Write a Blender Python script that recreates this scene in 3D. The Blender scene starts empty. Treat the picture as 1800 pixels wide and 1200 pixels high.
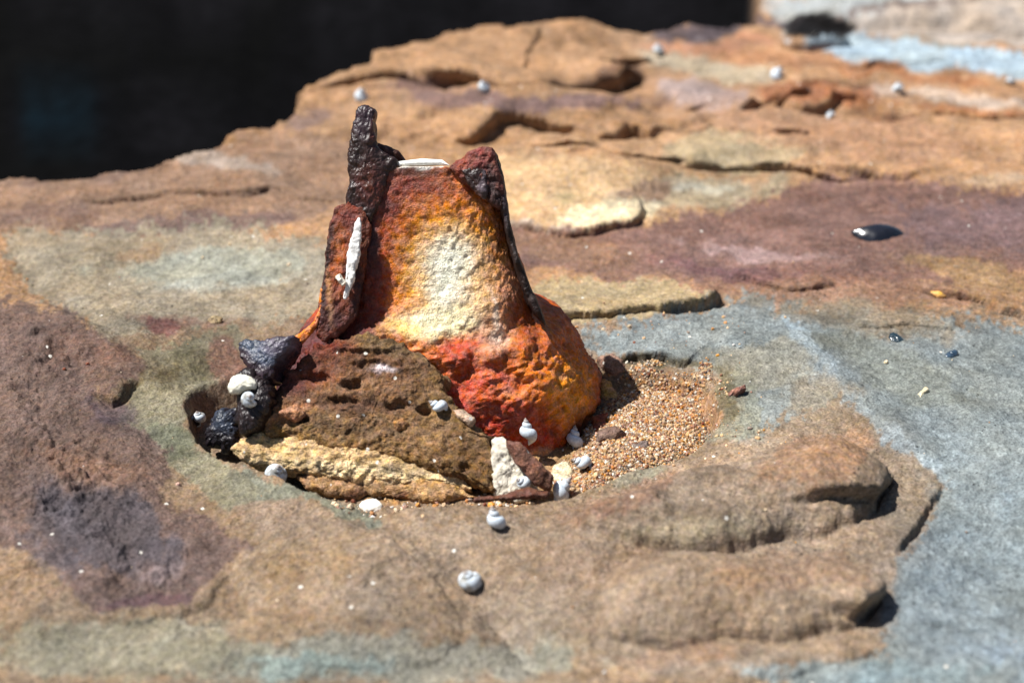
import bpy, math, random
import numpy as np
from mathutils import Vector, Matrix
from mathutils.bvhtree import BVHTree
random.seed(4); RS = np.random.RandomState(11)
S = bpy.context.scene; C = S.collection

# ---------------------------------------------------------------- camera, sky, sun, exposure
CAM_H = 0.325; PITCH = math.radians(25.0); FOC = 50.0
cam = bpy.data.cameras.new('camera'); camo = bpy.data.objects.new('camera', cam); C.objects.link(camo)
camo.location = (0, 0, CAM_H); camo.rotation_euler = (math.pi/2 - PITCH, 0, 0)
cam.lens = FOC; cam.sensor_width = 36; cam.clip_start = 0.01; cam.clip_end = 400
cam.dof.use_dof = True; cam.dof.focus_distance = 0.70; cam.dof.aperture_fstop = 6.0; cam.dof.aperture_blades = 6
S.camera = camo
SUN_EL = math.radians(60); SUN_AZ = math.radians(-91)        # azimuth from +Y, clockwise
sd = Vector((math.sin(SUN_AZ)*math.cos(SUN_EL), math.cos(SUN_AZ)*math.cos(SUN_EL), math.sin(SUN_EL)))
w = bpy.data.worlds.new('World'); S.world = w; w.use_nodes = True
nt = w.node_tree; bg = nt.nodes['Background']; sky = nt.nodes.new('ShaderNodeTexSky')
sky.sky_type = 'NISHITA'; sky.sun_disc = False; sky.sun_elevation = SUN_EL; sky.sun_rotation = SUN_AZ
nt.links.new(sky.outputs[0], bg.inputs[0]); bg.inputs[1].default_value = 0.05
sl = bpy.data.lights.new('sun', 'SUN'); sl.energy = 5.0; sl.angle = math.radians(0.53); sl.color = (1.0, 0.975, 0.94)
so = bpy.data.objects.new('sun', sl); C.objects.link(so); so.rotation_euler = sd.to_track_quat('Z', 'Y').to_euler()
S.view_settings.view_transform = 'Standard'; S.view_settings.look = 'None'
S.view_settings.exposure = 0.85; S.view_settings.gamma = 1.0; S.view_settings.use_curve_mapping = False
S.render.engine = 'CYCLES'

# ---------------------------------------------------------------- survey helpers (photo pixel of 1800x1200 -> place in the world)
cp, sp = math.cos(PITCH), math.sin(PITCH)
FW = np.array([0, cp, -sp]); UP = np.array([0, sp, cp]); RT = np.array([1., 0, 0]); CAM = np.array([0, 0, CAM_H])
K = 36.0/FOC/1800.0
def ray(u, v):
    u = np.asarray(u, float); v = np.asarray(v, float)
    return FW + ((u-900)*K)[..., None]*RT + ((600-v)*K)[..., None]*UP
def G(u, v, z=0.0):
    d = ray(u, v); t = (z-CAM_H)/d[..., 2]; return CAM + d*t[..., None]
def onplane(u, v, o, n):
    d = ray(u, v); t = ((o-CAM)@n)/(d@n); return CAM + d*np.asarray(t)[..., None]
def topx(P):
    q = P-CAM; f = np.maximum(q@FW, 1e-3); return 900+(q@RT)/f/K, 600-(q@UP)/f/K
PX = K*0.72                                                   # metres per pixel around the stump

# ---------------------------------------------------------------- noise
TAB = RS.rand(256, 256, 3).astype(np.float32)
PERM = RS.permutation(256)
def vn(x, y, z=None, ch=0):
    xi = np.floor(x).astype(np.int64); yi = np.floor(y).astype(np.int64)
    fx = x-xi; fy = y-yi; fx = fx*fx*fx*(fx*(fx*6-15)+10); fy = fy*fy*fy*(fy*(fy*6-15)+10)
    def L(o):
        a = TAB[(xi+o) & 255, (yi+o*57) & 255, ch]; b = TAB[(xi+1+o) & 255, (yi+o*57) & 255, ch]
        c = TAB[(xi+o) & 255, (yi+1+o*57) & 255, ch]; d = TAB[(xi+1+o) & 255, (yi+1+o*57) & 255, ch]
        return (a*(1-fx)+b*fx)*(1-fy)+(c*(1-fx)+d*fx)*fy
    if z is None: return L(0)
    zi = np.floor(z).astype(np.int64); fz = z-zi; fz = fz*fz*(3-2*fz)
    return L(PERM[zi & 255])*(1-fz)+L(PERM[(zi+1) & 255])*fz
def fbm(P, sc, oct=4, gain=.5, ch=0, off=0.):
    """P (...,2 or 3) in metres, sc = cells per metre, returns about -1..1"""
    r = 0; a = 1; s = 0
    for k in range(oct):
        q = P*sc*2.03**k + 13.7*k + off
        r = r + a*(vn(q[..., 0], q[..., 1], q[..., 2] if P.shape[-1] == 3 else None, ch)*2-1); s += a; a *= gain
    return r/s*1.6
def ss(a, b, x):
    t = np.clip((x-a)/(b-a), 0, 1); return t*t*(3-2*t)
def lin(c):
    c = np.asarray(c, float)/255; return np.where(c < .04, c/12.92, ((c+.055)/1.055)**2.4)
LIT = 1.35; GREY = 0.
def alb(c):
    a = lin(c)/LIT; g = a@np.array([.3, .55, .15]); return np.clip(a*(1-GREY)+g*GREY, 0.004, 0.82)

# ---------------------------------------------------------------- distances
def d_line(P, L):
    best = np.full(P.shape[:-1], 1e9); side = np.zeros_like(best); par = np.zeros_like(best)
    L = np.asarray(L); seg = np.linalg.norm(np.diff(L, axis=0), axis=1); tot = seg.sum(); acc = 0
    for i in range(len(L)-1):
        A = L[i]; D = L[i+1]-A; q = P-A; t = np.clip((q@D)/(D@D), 0, 1)
        e = q-t[..., None]*D; d = np.hypot(e[..., 0], e[..., 1]); m = d < best
        best = np.where(m, d, best); side = np.where(m, np.sign(D[0]*q[..., 1]-D[1]*q[..., 0]), side)
        par = np.where(m, (acc+t*seg[i])/tot, par); acc += seg[i]
    return best, side, par
def d_poly(P, L):
    """signed distance, positive inside"""
    L = np.asarray(L); d, _, _ = d_line(P, np.vstack([L, L[:1]]))
    ins = np.zeros(P.shape[:-1], bool); n = len(L); x = P[..., 0]; y = P[..., 1]; j = n-1
    for i in range(n):
        xi, yi = L[i]; xj, yj = L[j]
        if abs(yj-yi) > 1e-12: ins ^= ((yi > y) != (yj > y)) & (x < (xj-xi)*(y-yi)/(yj-yi)+xi)
        j = i
    return np.where(ins, d, -d)
def near(P, L, m):
    L = np.asarray(L); lo = L.min(0)-m; hi = L.max(0)+m
    return np.all((P > lo) & (P < hi), axis=-1)

# ---------------------------------------------------------------- paint zones, given where they lie in the photograph
def paint(base, U, V, zones, wob=1.0, crisp=0.):
    """zones: ('e',u,v,ru,rv,deg,(rgb),opacity,hard) or ('p',[(u,v)..],(rgb),opacity,soft_px)"""
    col = base
    Q = np.stack([U, V], -1)
    n1 = fbm(Q, 1/60., 4, .55, 0); n2 = fbm(Q, 1/60., 4, .55, 1, 9.); n3 = fbm(Q, 1/9., 3, .6, 2)
    Uw = U+wob*(14*n1+3*n3); Vw = V+wob*(8*n2+2*n3); Qw = np.stack([Uw, Vw], -1)
    gr = (.6*fbm(Q, 1/26., 5, .7, 0, 31.)+.5*fbm(Q, 1/120., 4, .6, 2, 17.)) if crisp else None
    for z in zones:
        if z[0] == 'e':
            _, u, v, ru, rv, dg, c, op, hd = z
            m = (abs(U-u) < 3*max(ru, rv)+60) & (abs(V-v) < 3*max(ru, rv)+60)
            if not m.any(): continue
            a = math.radians(dg); du = Uw[m]-u; dv = Vw[m]-v
            x = (du*math.cos(a)-dv*math.sin(a))/ru; y = (du*math.sin(a)+dv*math.cos(a))/rv
            r = np.sqrt(x*x+y*y); k = op*(1-ss(hd, 2-hd, r))
        else:
            _, L, c, op, sf = z
            m = near(Q, L, 2*sf+40)
            if not m.any(): continue
            k = op*ss(-sf, sf, d_poly(Qw[m], L)+n3[m]*sf*.6)
        if crisp:
            kk = k; e = kk*(1-kk)*4; k = kk*(1-crisp*e)+crisp*e*ss(.32, .68, kk+.42*gr[m])*max(kk.max(), .01)
        k = k[:, None]; col[m] = col[m]*(1-k)+alb(c)*k
    return col

# ---------------------------------------------------------------- mesh helpers
def mesh(name, V, F, mat, col=None, parent=None, smooth=True):
    me = bpy.data.meshes.new(name); V = np.asarray(V, np.float32).reshape(-1, 3); F = np.asarray(F, np.int32)
    n = F.shape[1]; me.vertices.add(len(V)); me.vertices.foreach_set('co', V.ravel())
    me.loops.add(F.size); me.loops.foreach_set('vertex_index', F.ravel())
    me.polygons.add(len(F)); me.polygons.foreach_set('loop_start', np.arange(0, F.size, n, dtype=np.int32))
    me.polygons.foreach_set('use_smooth', np.full(len(F), smooth)); me.update(); me.validate()
    if col is not None:
        a = me.color_attributes.new('Col', 'FLOAT_COLOR', 'POINT')
        c = np.ones((len(V), 4), np.float32); c[:, :3] = col.reshape(-1, 3); a.data.foreach_set('color', c.ravel())
    me.materials.append(mat); o = bpy.data.objects.new(name, me); C.objects.link(o)
    if parent is not None: o.parent = parent
    return o
def tag(o, label=None, cat=None, group=None, kind=None):
    if label: o['label'] = label
    if cat: o['category'] = cat
    if group: o['group'] = group
    if kind: o['kind'] = kind
    return o
def gridfaces(nr, nc, wrap=False, flip=False):
    r, c = np.meshgrid(np.arange(nr-1), np.arange(nc if wrap else nc-1), indexing='ij')
    c2 = (c+1) % nc; f = np.stack([r*nc+c, r*nc+c2, (r+1)*nc+c2, (r+1)*nc+c], -1).reshape(-1, 4)
    return f[:, ::-1] if flip else f
def normals(P, wrap=True):
    """P (nr,nc,3)"""
    du = np.roll(P, -1, 1)-np.roll(P, 1, 1) if wrap else np.gradient(P, axis=1)
    dv = np.gradient(P, axis=0); n = np.cross(du, dv); l = np.linalg.norm(n, axis=-1, keepdims=True)
    return n/np.maximum(l, 1e-12)

# ---------------------------------------------------------------- materials
def stone(name, *a, bed=0., **k_):
    m = stone_(name, *a, **k_)
    if bed:
        N = m.node_tree.nodes; K_ = m.node_tree.links.new; b = N['Principled BSDF']; tc = N.new('ShaderNodeTexCoord'); mp = N.new('ShaderNodeMapping')
        mp.inputs['Scale'].default_value = (22, 22, 620); K_(tc.outputs['Object'], mp.inputs['Vector']); n = N.new('ShaderNodeTexNoise'); n.inputs['Scale'].default_value = 1; n.inputs['Detail'].default_value = 5; n.inputs['Roughness'].default_value = .65
        K_(mp.outputs[0], n.inputs['Vector']); mr = N.new('ShaderNodeMapRange'); mr.inputs['From Min'].default_value = .3; mr.inputs['From Max'].default_value = .7; mr.inputs['To Min'].default_value = 1-bed; mr.inputs['To Max'].default_value = 1+bed
        K_(n.outputs[0], mr.inputs['Value']); old = b.inputs['Base Color'].links[0].from_socket; sc = N.new('ShaderNodeVectorMath'); sc.operation = 'SCALE'; K_(old, sc.inputs[0]); K_(mr.outputs[0], sc.inputs['Scale']); K_(sc.outputs[0], b.inputs['Base Color'])
        bp = b.inputs['Normal'].links[0].from_node; b2 = N.new('ShaderNodeBump'); b2.inputs['Strength'].default_value = .5; b2.inputs['Distance'].default_value = .0008; K_(n.outputs[0], b2.inputs['Height']); K_(bp.outputs[0], b2.inputs['Normal']); K_(b2.outputs[0], b.inputs['Normal'])
    return m
def stone_(name, rough=.85, spec=.3, var=.35, fine=900., mid=170., bump=.5, dist=.0006, pits=0., flecks=0., coat=0.):
    m = bpy.data.materials.new(name); m.use_nodes = True; N = m.node_tree.nodes; K_ = m.node_tree.links.new
    b = N['Principled BSDF']; b.inputs['Roughness'].default_value = rough; b.inputs['Specular IOR Level'].default_value = spec
    if coat: b.inputs['Coat Weight'].default_value = coat; b.inputs['Coat Roughness'].default_value = .25
    at = N.new('ShaderNodeAttribute'); at.attribute_name = 'Col'; tc = N.new('ShaderNodeTexCoord')
    def noise(sc, det=4, ro=.6):
        n = N.new('ShaderNodeTexNoise'); n.inputs['Scale'].default_value = sc; n.inputs['Detail'].default_value = det
        n.inputs['Roughness'].default_value = ro; K_(tc.outputs['Object'], n.inputs['Vector']); return n
    n1 = noise(fine, 3, .7); n2 = noise(mid, 4, .6)
    def mr(src, lo, hi, a=.33, c=.67):
        r = N.new('ShaderNodeMapRange'); r.inputs['From Min'].default_value = a; r.inputs['From Max'].default_value = c
        r.inputs['To Min'].default_value = lo; r.inputs['To Max'].default_value = hi; K_(src, r.inputs['Value']); return r.outputs[0]
    def math_(op, a, c):
        x = N.new('ShaderNodeMath'); x.operation = op
        for i, q in enumerate((a, c)):
            if isinstance(q, (int, float)): x.inputs[i].default_value = q
            else: K_(q, x.inputs[i])
        return x.outputs[0]
    k = math_('MULTIPLY', mr(n1.outputs[0], 1-var, 1+var), mr(n2.outputs[0], 1-var*.6, 1+var*.6))
    if pits:
        vo = N.new('ShaderNodeTexVoronoi'); vo.inputs['Scale'].default_value = 260; K_(tc.outputs['Object'], vo.inputs['Vector'])
        n3 = noise(45, 3); p = math_('LESS_THAN', math_('ADD', vo.outputs['Distance'], mr(n3.outputs[0], .0, .5, .35, .65)), pits)
        k = math_('MULTIPLY', k, math_('SUBTRACT', 1., math_('MULTIPLY', p, .7)))
    mx = N.new('ShaderNodeVectorMath'); mx.operation = 'SCALE'; K_(at.outputs['Color'], mx.inputs[0]); K_(k, mx.inputs['Scale'])
    # slight hue drift
    hs = N.new('ShaderNodeHueSaturation'); K_(mx.outputs[0], hs.inputs['Color'])
    n4 = noise(320, 3); K_(mr(n4.outputs['Color'], .488, .512), hs.inputs['Hue']); K_(mr(n4.outputs[0], 0.85, 1.1), hs.inputs['Saturation'])
    outc = hs.outputs[0]
    if flecks:
        vf = N.new('ShaderNodeTexVoronoi'); vf.inputs['Scale'].default_value = 420; K_(tc.outputs['Object'], vf.inputs['Vector'])
        wn = N.new('ShaderNodeSeparateColor'); K_(vf.outputs['Color'], wn.inputs[0])
        f = math_('MULTIPLY', math_('LESS_THAN', vf.outputs['Distance'], .38), math_('LESS_THAN', wn.outputs[0], flecks))
        mm = N.new('ShaderNodeMix'); mm.data_type = 'RGBA'; K_(f, mm.inputs['Factor']); K_(outc, mm.inputs['A'])
        mm.inputs['B'].default_value = (.55, .52, .46, 1); outc = mm.outputs['Result']
    K_(outc, b.inputs['Base Color'])
    bp = N.new('ShaderNodeBump'); bp.inputs['Strength'].default_value = bump; bp.inputs['Distance'].default_value = dist
    K_(math_('ADD', n1.outputs[0], math_('MULTIPLY', n2.outputs[0], 2.2)), bp.inputs['Height']); K_(bp.outputs[0], b.inputs['Normal'])
    return m
M_rock = stone('weathered_sandstone', .9, .15, .42, 850, 240, .75, .0008, pits=.2, flecks=.002, bed=.22)
M_gully = stone('dark_rock_shade', .95, .03, .5, 30, 6, .5, .01)  # dark rock, its vertex colour blackened to hold the deep shade
M_block = stone('brown_sandstone', .9, .2, .5, 1100, 300, .8, .0008, pits=.12, flecks=.01, bed=.3)
M_rust = stone('rusted_iron', .55, .3, .35, 1000, 300, .7, .0010)
M_black = stone('blackened_iron', .42, .4, .35, 500, 220, .5, .0008)
M_white = stone('matte_white', .8, .3, .12, 900, 300, .5, .0005)  # plain matte white for the stump strips, pale stone and oval shell
M_shell = stone('snail_shell', .5, .4, .12, 1500, 400, .25, .0003)
M_dark = stone('glossy_black_shell', .22, .6, .2, 800, 200, .15, .0003, coat=.5)
M_grit = stone('shell_grit', .75, .3, .2, 1500, 500, .3, .0003)

# ---------------------------------------------------------------- the rock shelf
NR, NC = 700, 960
Vrow = np.linspace(1240, -30, NR)
yy = G(np.full(NR, 900.), Vrow)[:, 1]
yfar = yy[-1]*np.array([1.05, 1.12, 1.22, 1.35, 1.5, 1.7, 2., 2.4, 3., 4., 6., 10., 18., 40., 90.])
ynear = np.array([-3, -1.2, -.5, -.2, 0, .1, .17, .23, .27, .3, .325, .34, .355]); ynear = ynear[ynear < yy[0]-.008]
Y = np.concatenate([ynear, yy, yfar])
hw = np.maximum(.22, 0.36*1.06*(Y*cp+CAM_H*sp))
q = np.linspace(-1, 1, NC); ext = np.array([1.02, 1.05, 1.1, 1.17, 1.27, 1.4, 1.6, 1.9, 2.4, 3.2, 5., 9., 20.])
q = np.concatenate([-ext[::-1], q, ext])
X2 = q[None, :]*hw[:, None]; Y2 = np.broadcast_to(Y[:, None], X2.shape)
P = np.stack([X2, Y2], -1)
fk = (1-.85*ss(.7, 1., Y2))
def g2(pts, z=0.): 
    a = np.asarray(pts, float); return G(a[:, 0], a[:, 1], z)[:, :2]
def curve(L, closed=False, it=2):
    L = np.asarray(L, float)
    for _ in range(it):
        Mx = np.vstack([L, L[:1]]) if closed else L
        A_ = Mx[:-1]*.75+Mx[1:]*.25; B_ = Mx[:-1]*.25+Mx[1:]*.75; Q_ = np.stack([A_, B_], 1).reshape(-1, 2)
        L = Q_ if closed else np.vstack([L[:1], Q_, L[-1:]])
    return L
SH = np.zeros(P.shape)
wx = fbm(P, 26, 4, .55, 0); wy = fbm(P, 26, 4, .55, 1, 5.); fine = fbm(P, 160, 3, .6, 2)
PW = P + np.stack([wx*.004+fk*fine*.0004, wy*.004+fk*fbm(P, 160, 3, .6, 1)*.0005], -1)
PS = P + np.stack([wx*.002, wy*.002], -1)+fine[..., None]*.0005
dist = Y2
Z = .004*fbm(P, 6, 3, .5, 0, 3.)+.0021*fbm(P, 26, 5, .55, 1)+.0007*fbm(P*np.array([.6, 1.]), 110, 3, .6, 2, 30.)
# shelf climbs gently and gets more broken towards the back
back = ss(.72, 1.15, dist)
St = P*np.array([.45, 1.]); tn = fbm(St, 13, 4, .5, 2, 21.)*2.2+wy*.2
Z += back*(.010*(np.floor(tn)+ss(.72, 1., tn-np.floor(tn))))*.3
Z += back*.004*fbm(P, 12, 4, .5, 1, 40.)+back*.0045*(1-2*abs(fbm(P*np.array([.5, 1.]), 14, 3, .5, 0, 60.)))
def ledge(pts, h, fall, groove=0., z=0., gw=.0018, wdt=.0012, ends=.12, src=None, over=None, dr=(0., -1.)):
    global Z, SH
    L = curve(g2(pts, z), it=1); wdt = max(wdt, 1.5*float(np.interp(L[:, 1].mean(), Y, np.gradient(Y))))
    m = near(P, L, max(fall*3, .02)); src_ = (PW if src is None else src)[m]
    d, s, t = d_line(src_, L); sdn = d*s; ed = ss(0, ends, t)*ss(0, ends, 1-t) if ends else 1.
    hh = h*ed*ss(-wdt, wdt, sdn)*np.exp(-np.maximum(sdn, 0)/fall)
    # points past either end lie across the line too: fade them by distance
    gr = groove*ed*np.exp(-((sdn+gw*.6)/gw)**2)
    Z[m] += hh-gr
    over = (.9*h+.25*groove) if over is None else over
    SH[m] += (over*ed*np.exp(-np.maximum(sdn, 0)/max(.012, over*2.2))*ss(-wdt*.6, wdt*.8, sdn))[:, None]*np.array(dr)
def dome(pts, h, wd, z=0., src=None, p=.5):
    global Z
    L = curve(g2(pts, z), True); m = near(P, L, .02); d = d_poly((PW if src is None else src)[m], L)
    t = np.clip(d/wd, 0, 1); Z[m] += h*(1-(1-t)**2)**p*ss(-.0005, .0015, d)
def bump(u, v, ru, rv, h, deg=0):
    global Z
    c = G(np.array(float(u)), np.array(float(v)))[:2]; a = G(np.array(float(u+ru)), np.array(float(v)))[0]-c[0]
    b = abs(G(np.array(float(u)), np.array(float(v-rv)))[1]-c[1]); dd = P-c; r = math.radians(deg)
    x = (dd[..., 0]*math.cos(r)+dd[..., 1]*math.sin(r))/a; y = (-dd[..., 0]*math.sin(r)+dd[..., 1]*math.cos(r))/b
    Z = Z+h*np.exp(-(x*x+y*y))
def fold(pts, h, wd, z=0.):
    global Z
    L = curve(g2(pts, z)); m = near(P, L, wd*3); d, s, t = d_line(PS[m], L)
    Z[m] += h*np.exp(-(d/wd)**2)*ss(0, .15, t)*ss(0, .15, 1-t)

# broad shapes
bump(1340, 640, 120, 50, .005); bump(1100, 560, 160, 40, .003)
bump(1600, 640, 190, 60, -.004); bump(650, 960, 260, 60, .004); bump(1050, 960, 170, 60, .005)
bump(300, 480, 200, 60, -.004); bump(150, 620, 160, 60, .007); bump(330, 800, 90, 60, -.004)
bump(1000, 330, 160, 50, .010); bump(500, 300, 160, 40, .006); bump(600, 1170, 400, 40, -.005)
bump(1250, 330, 120, 25, -.006); bump(1720, 950, 120, 120, -.005)
fold([(1370, 550), (1440, 640), (1530, 730), (1610, 800), (1670, 870)], .0028, .012)
fold([(1270, 620), (1310, 590), (1370, 590), (1420, 620)], .0015, .006)
fold([(1560, 600), (1650, 690), (1800, 800)], .002, .02)
fold([(560, 865), (690, 925), (800, 990), (865, 1055), (905, 1115), (985, 1185)], -.0035, .008)
fold([(860, 1050), (905, 1115), (985, 1185)], -.003, .004)
fold([(18, 420), (50, 480), (70, 515), (150, 560), (240, 640)], -.003, .007)
fold([(330, 1120), (520, 980), (620, 960)], -.003, .02)
fold([(1140, 925), (1250, 905), (1380, 935), (1480, 945)], -.004, .010)
fold([(1000, 880), (1110, 850), (1220, 820)], -.0015, .006)
bump(950, 78, 150, 24, .014); bump(1000, 196, 150, 14, .007); bump(620, 175, 90, 18, .006); bump(1420, 160, 90, 16, .007); bump(1080, 300, 80, 30, .006); bump(560, 245, 70, 14, .004)
bump(1150, 175, 90, 16, -.008); bump(740, 215, 90, 12, -.005); bump(1600, 250, 120, 20, -.006)
# purple crust, rough and proud of the shelf
crust = [(-60, 520), (110, 545), (190, 590), (255, 650), (205, 690), (165, 690), (230, 740), (310, 800), (280, 850), (330, 900), (430, 960),
         (360, 1040), (300, 1062), (200, 1078), (130, 1050), (90, 1000), (20, 960), (-60, 950)]
L = g2(crust, .003); dcr = d_poly(PW, L); kc = ss(-.004, .008, dcr)
Z += kc*(.0018+.0055*fbm(P, 90, 5, .62, 0, 8.)*ss(0, .05, dcr)+.0012*fbm(P, 45, 3, .6, 1))
ledge([(90, 985), (150, 1052), (200, 1076), (290, 1062), (345, 1042), (420, 965)], .0012, .02, .0008, .003, wdt=.003, over=.0005)
ledge([(165, 688), (200, 700), (250, 662)], .002, .03, .003, .003)
# finger shaped knobs
f1 = [(1000, 905), (1090, 850), (1180, 822), (1330, 785), (1430, 762), (1500, 765), (1545, 800), (1557, 845), (1520, 885), (1450, 905), (1390, 900), (1330, 935), (1230, 950), (1100, 930)]
dome(f1, .019, .040, .010)
ledge([(1360, 905), (1420, 897), (1490, 893), (1540, 872), (1558, 830), (1545, 795)], .006, .03, .003, .004, ends=.2, dr=(.6, -.8), wdt=.002)
f2 = [(1020, 1010), (1150, 960), (1300, 955), (1420, 975), (1500, 985), (1545, 1015), (1530, 1060), (1470, 1085), (1330, 1090), (1150, 1110), (1040, 1090)]
dome(f2, .016, .042, .008)
ledge([(1440, 1085), (1490, 1082), (1530, 1060), (1548, 1015), (1530, 990)], .008, .03, .004, .003, ends=.25, dr=(.7, -.7), wdt=.002)
dome([(1080, 1165), (1180, 1120), (1350, 1110), (1500, 1120), (1560, 1140), (1400, 1180), (1180, 1200)], .006, .03, .003)
dome([(380, 1010), (470, 900), (560, 880), (760, 990), (850, 1080), (760, 1160), (520, 1120)], .005, .06, .004)
ledge([(1560, 975), (1600, 932), (1635, 885), (1660, 848)], .0020, .05, .002, .0, ends=.2, dr=(.8, -.6), over=.001, wdt=.002)
# slabs behind
ledge([(125, 362), (200, 359), (300, 347), (400, 345), (455, 345), (480, 335), (520, 347), (610, 364)], .0035, .05, .0035)
ledge([(900, 530), (950, 550), (1020, 563), (1090, 561), (1150, 549), (1190, 538), (1230, 530), (1268, 518)], .006, .05, .006, ends=.06)
ledge([(1160, 552), (1190, 545), (1225, 537), (1272, 524)], .004, .03, .010, gw=.005, over=.009)
ledge([(890, 385), (950, 400), (1020, 405), (1090, 400), (1140, 382), (1112, 335)], .005, .09, .003)
ledge([(1180, 292), (1280, 292), (1350, 287), (1440, 294), (1500, 312)], .005, .05, .007, gw=.004, wdt=.002, over=.010)
ledge([(1420, 285), (1520, 296), (1610, 318)], .005, .05, .006, gw=.003, wdt=.002)
ledge([(520, 175), (620, 150), (700, 142), (770, 152), (850, 165), (950, 170), (1010, 158), (1100, 140), (1150, 125)], .013, .16, .012, gw=.007, wdt=.003, ends=.1, over=.022)
ledge([(720, 138), (790, 150), (860, 164), (950, 170), (1010, 160)], .009, .10, .016, gw=.009, wdt=.003, ends=.2, over=.03)
ledge([(790, 240), (850, 228), (900, 212), (960, 218), (1020, 240)], .008, .09, .007, gw=.006, wdt=.003, ends=.25, over=.016)
ledge([(700, 252), (740, 256), (800, 256), (850, 250)], .003, .05, .004, gw=.003)
ledge([(1050, 250), (1080, 242), (1110, 228), (1145, 240)], .008, .06, .008, gw=.005, wdt=.003)
ledge([(1180, 228), (1220, 232), (1260, 228)], .004, .05, .006, gw=.004)
ledge([(1280, 200), (1360, 168), (1400, 190), (1450, 188), (1480, 170), (1560, 190), (1680, 200), (1850, 212)], .008, .07, .006, gw=.006, wdt=.004, ends=.1)
ledge([(1150, 70), (1300, 88), (1450, 100), (1600, 130), (1850, 152)], -.008, .35, .0, gw=.006, wdt=.006, ends=.1)
ledge([(1040, 108), (1100, 112), (1150, 105)], .007, .07, .010, gw=.007, wdt=.003, over=.018)
ledge([(1380, 62), (1440, 66), (1500, 62)], .012, .10, .02, gw=.012, wdt=.006)
ledge([(1400, 22), (1600, 30), (1850, 50)], .006, .4, .012, gw=.012, wdt=.01)
ledge([(1580, 483), (1650, 514), (1720, 524), (1830, 556)], .004, .05, .004, ends=.1)
ledge([(1500, 575), (1600, 572), (1700, 580)], .0015, .04, .0015)
ledge([(1280, 480), (1360, 496), (1420, 498), (1470, 488)], .003, .03, .003, gw=.0025)
_r = random.Random(9)
for _ in range(22):
    u0 = _r.uniform(560, 1700); v0 = _r.uniform(95, 300); l_ = _r.uniform(40, 120); 
    if u0 < 900 and v0 > 230: continue
    sl_ = _r.uniform(-.12, .16); bw = _r.uniform(-8, 8)
    ledge([(u0-l_, v0-l_*sl_), (u0-l_*.3, v0+bw), (u0+l_*.35, v0+bw*.6), (u0+l_, v0+l_*sl_)], _r.uniform(.002, .005), _r.uniform(.03, .07), _r.uniform(.002, .006), gw=.004, wdt=.002, ends=.3, over=_r.uniform(.003, .012))
# the pocket round the iron
pocket = [(318, 690), (330, 740), (360, 775), (420, 812), (500, 838), (560, 868), (610, 893), (680, 907), (760, 900), (840, 892), (960, 882), (1050, 852), (1130, 815),
          (1225, 790), (1275, 740), (1262, 690), (1225, 655), (1120, 640), (1020, 625), (900, 600), (600, 590), (450, 600), (400, 640), (350, 660)]
Lp = curve(g2(pocket), True, 1); dp = d_poly(PS, Lp)
yrear = G(np.array(900.), np.array(700.))[1]
wid = .005+.012*ss(yrear-.02, yrear+.05, P[..., 1])
inner = ss(0, 1, dp/wid)
Z = Z*(1-.6*inner) - .0175*inner
Z -= .006*np.exp(-(np.minimum(dp, 0)/.018)**2)*ss(yrear, yrear+.04, P[..., 1])     # dished rear rim
ledge([(1085, 640), (1120, 636), (1180, 640), (1215, 655)], .003, .02, .004, -.004, gw=.002)
# sand lying in the right of it
sand_px = [(1050, 760), (1075, 690), (1120, 660), (1180, 655), (1240, 690), (1262, 735), (1225, 778), (1130, 812), (1050, 850), (1005, 850), (1020, 790)]
Ls = g2(sand_px, -.008); ds = d_poly(PW, Ls)
Z = np.maximum(Z, np.where(ds > -.008, -.0150+.0045*ss(-.008, .012, ds)+.0008*fbm(P, 120, 3), -1))
# sea gully behind the left and middle of the shelf
edge = [(-900, 345), (0, 307), (60, 300), (150, 294), (230, 284), (330, 262), (380, 242), (440, 226), (490, 222), (503, 200), (528, 175), (530, 150), (560, 138), (600, 126),
        (660, 113), (700, 92), (780, 78), (800, 62), (822, 50), (860, 44), (930, 40), (1040, 42), (1110, 44), (1140, 52), (1165, 42), (1240, 24), (1344, 14)]
eg = g2(edge, .008); far = g2([(1345, 0), (1345, -180)], 0)
Pw2 = P+np.stack([wx, wy], -1)*.008
dg = d_poly(Pw2, np.vstack([eg, far, [[far[1, 0]*120/far[1, 1], 120], [-120, 100], [-120, eg[0, 1]]]]))
dg = np.where(dg > -.5, dg, dg)
drop = ss(0, .03, dg)
Z += back*.010*np.exp(-np.maximum(-dg, 0)/.05)*(dg <= 0)*0
Zg = -.40+.05*fbm(P, 3, 4)+ss(4.2, 5.2, Y2+.4*fbm(P, 1.2, 3))*1.9
Z = Z*(1-drop)+Zg*drop
# micro relief
Z += (1-drop)*(.00035*fbm(P, 420, 3, .7, 0)+.0002*fbm(P, 900, 2, .7, 1))*np.where(inner > .5, 1.5, 1.)
far_s = ss(3., 12., Y2); Z = Z*(1-far_s*(1-drop))+far_s*(1-drop)*(-.1+.25*fbm(P, .35, 3))

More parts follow.
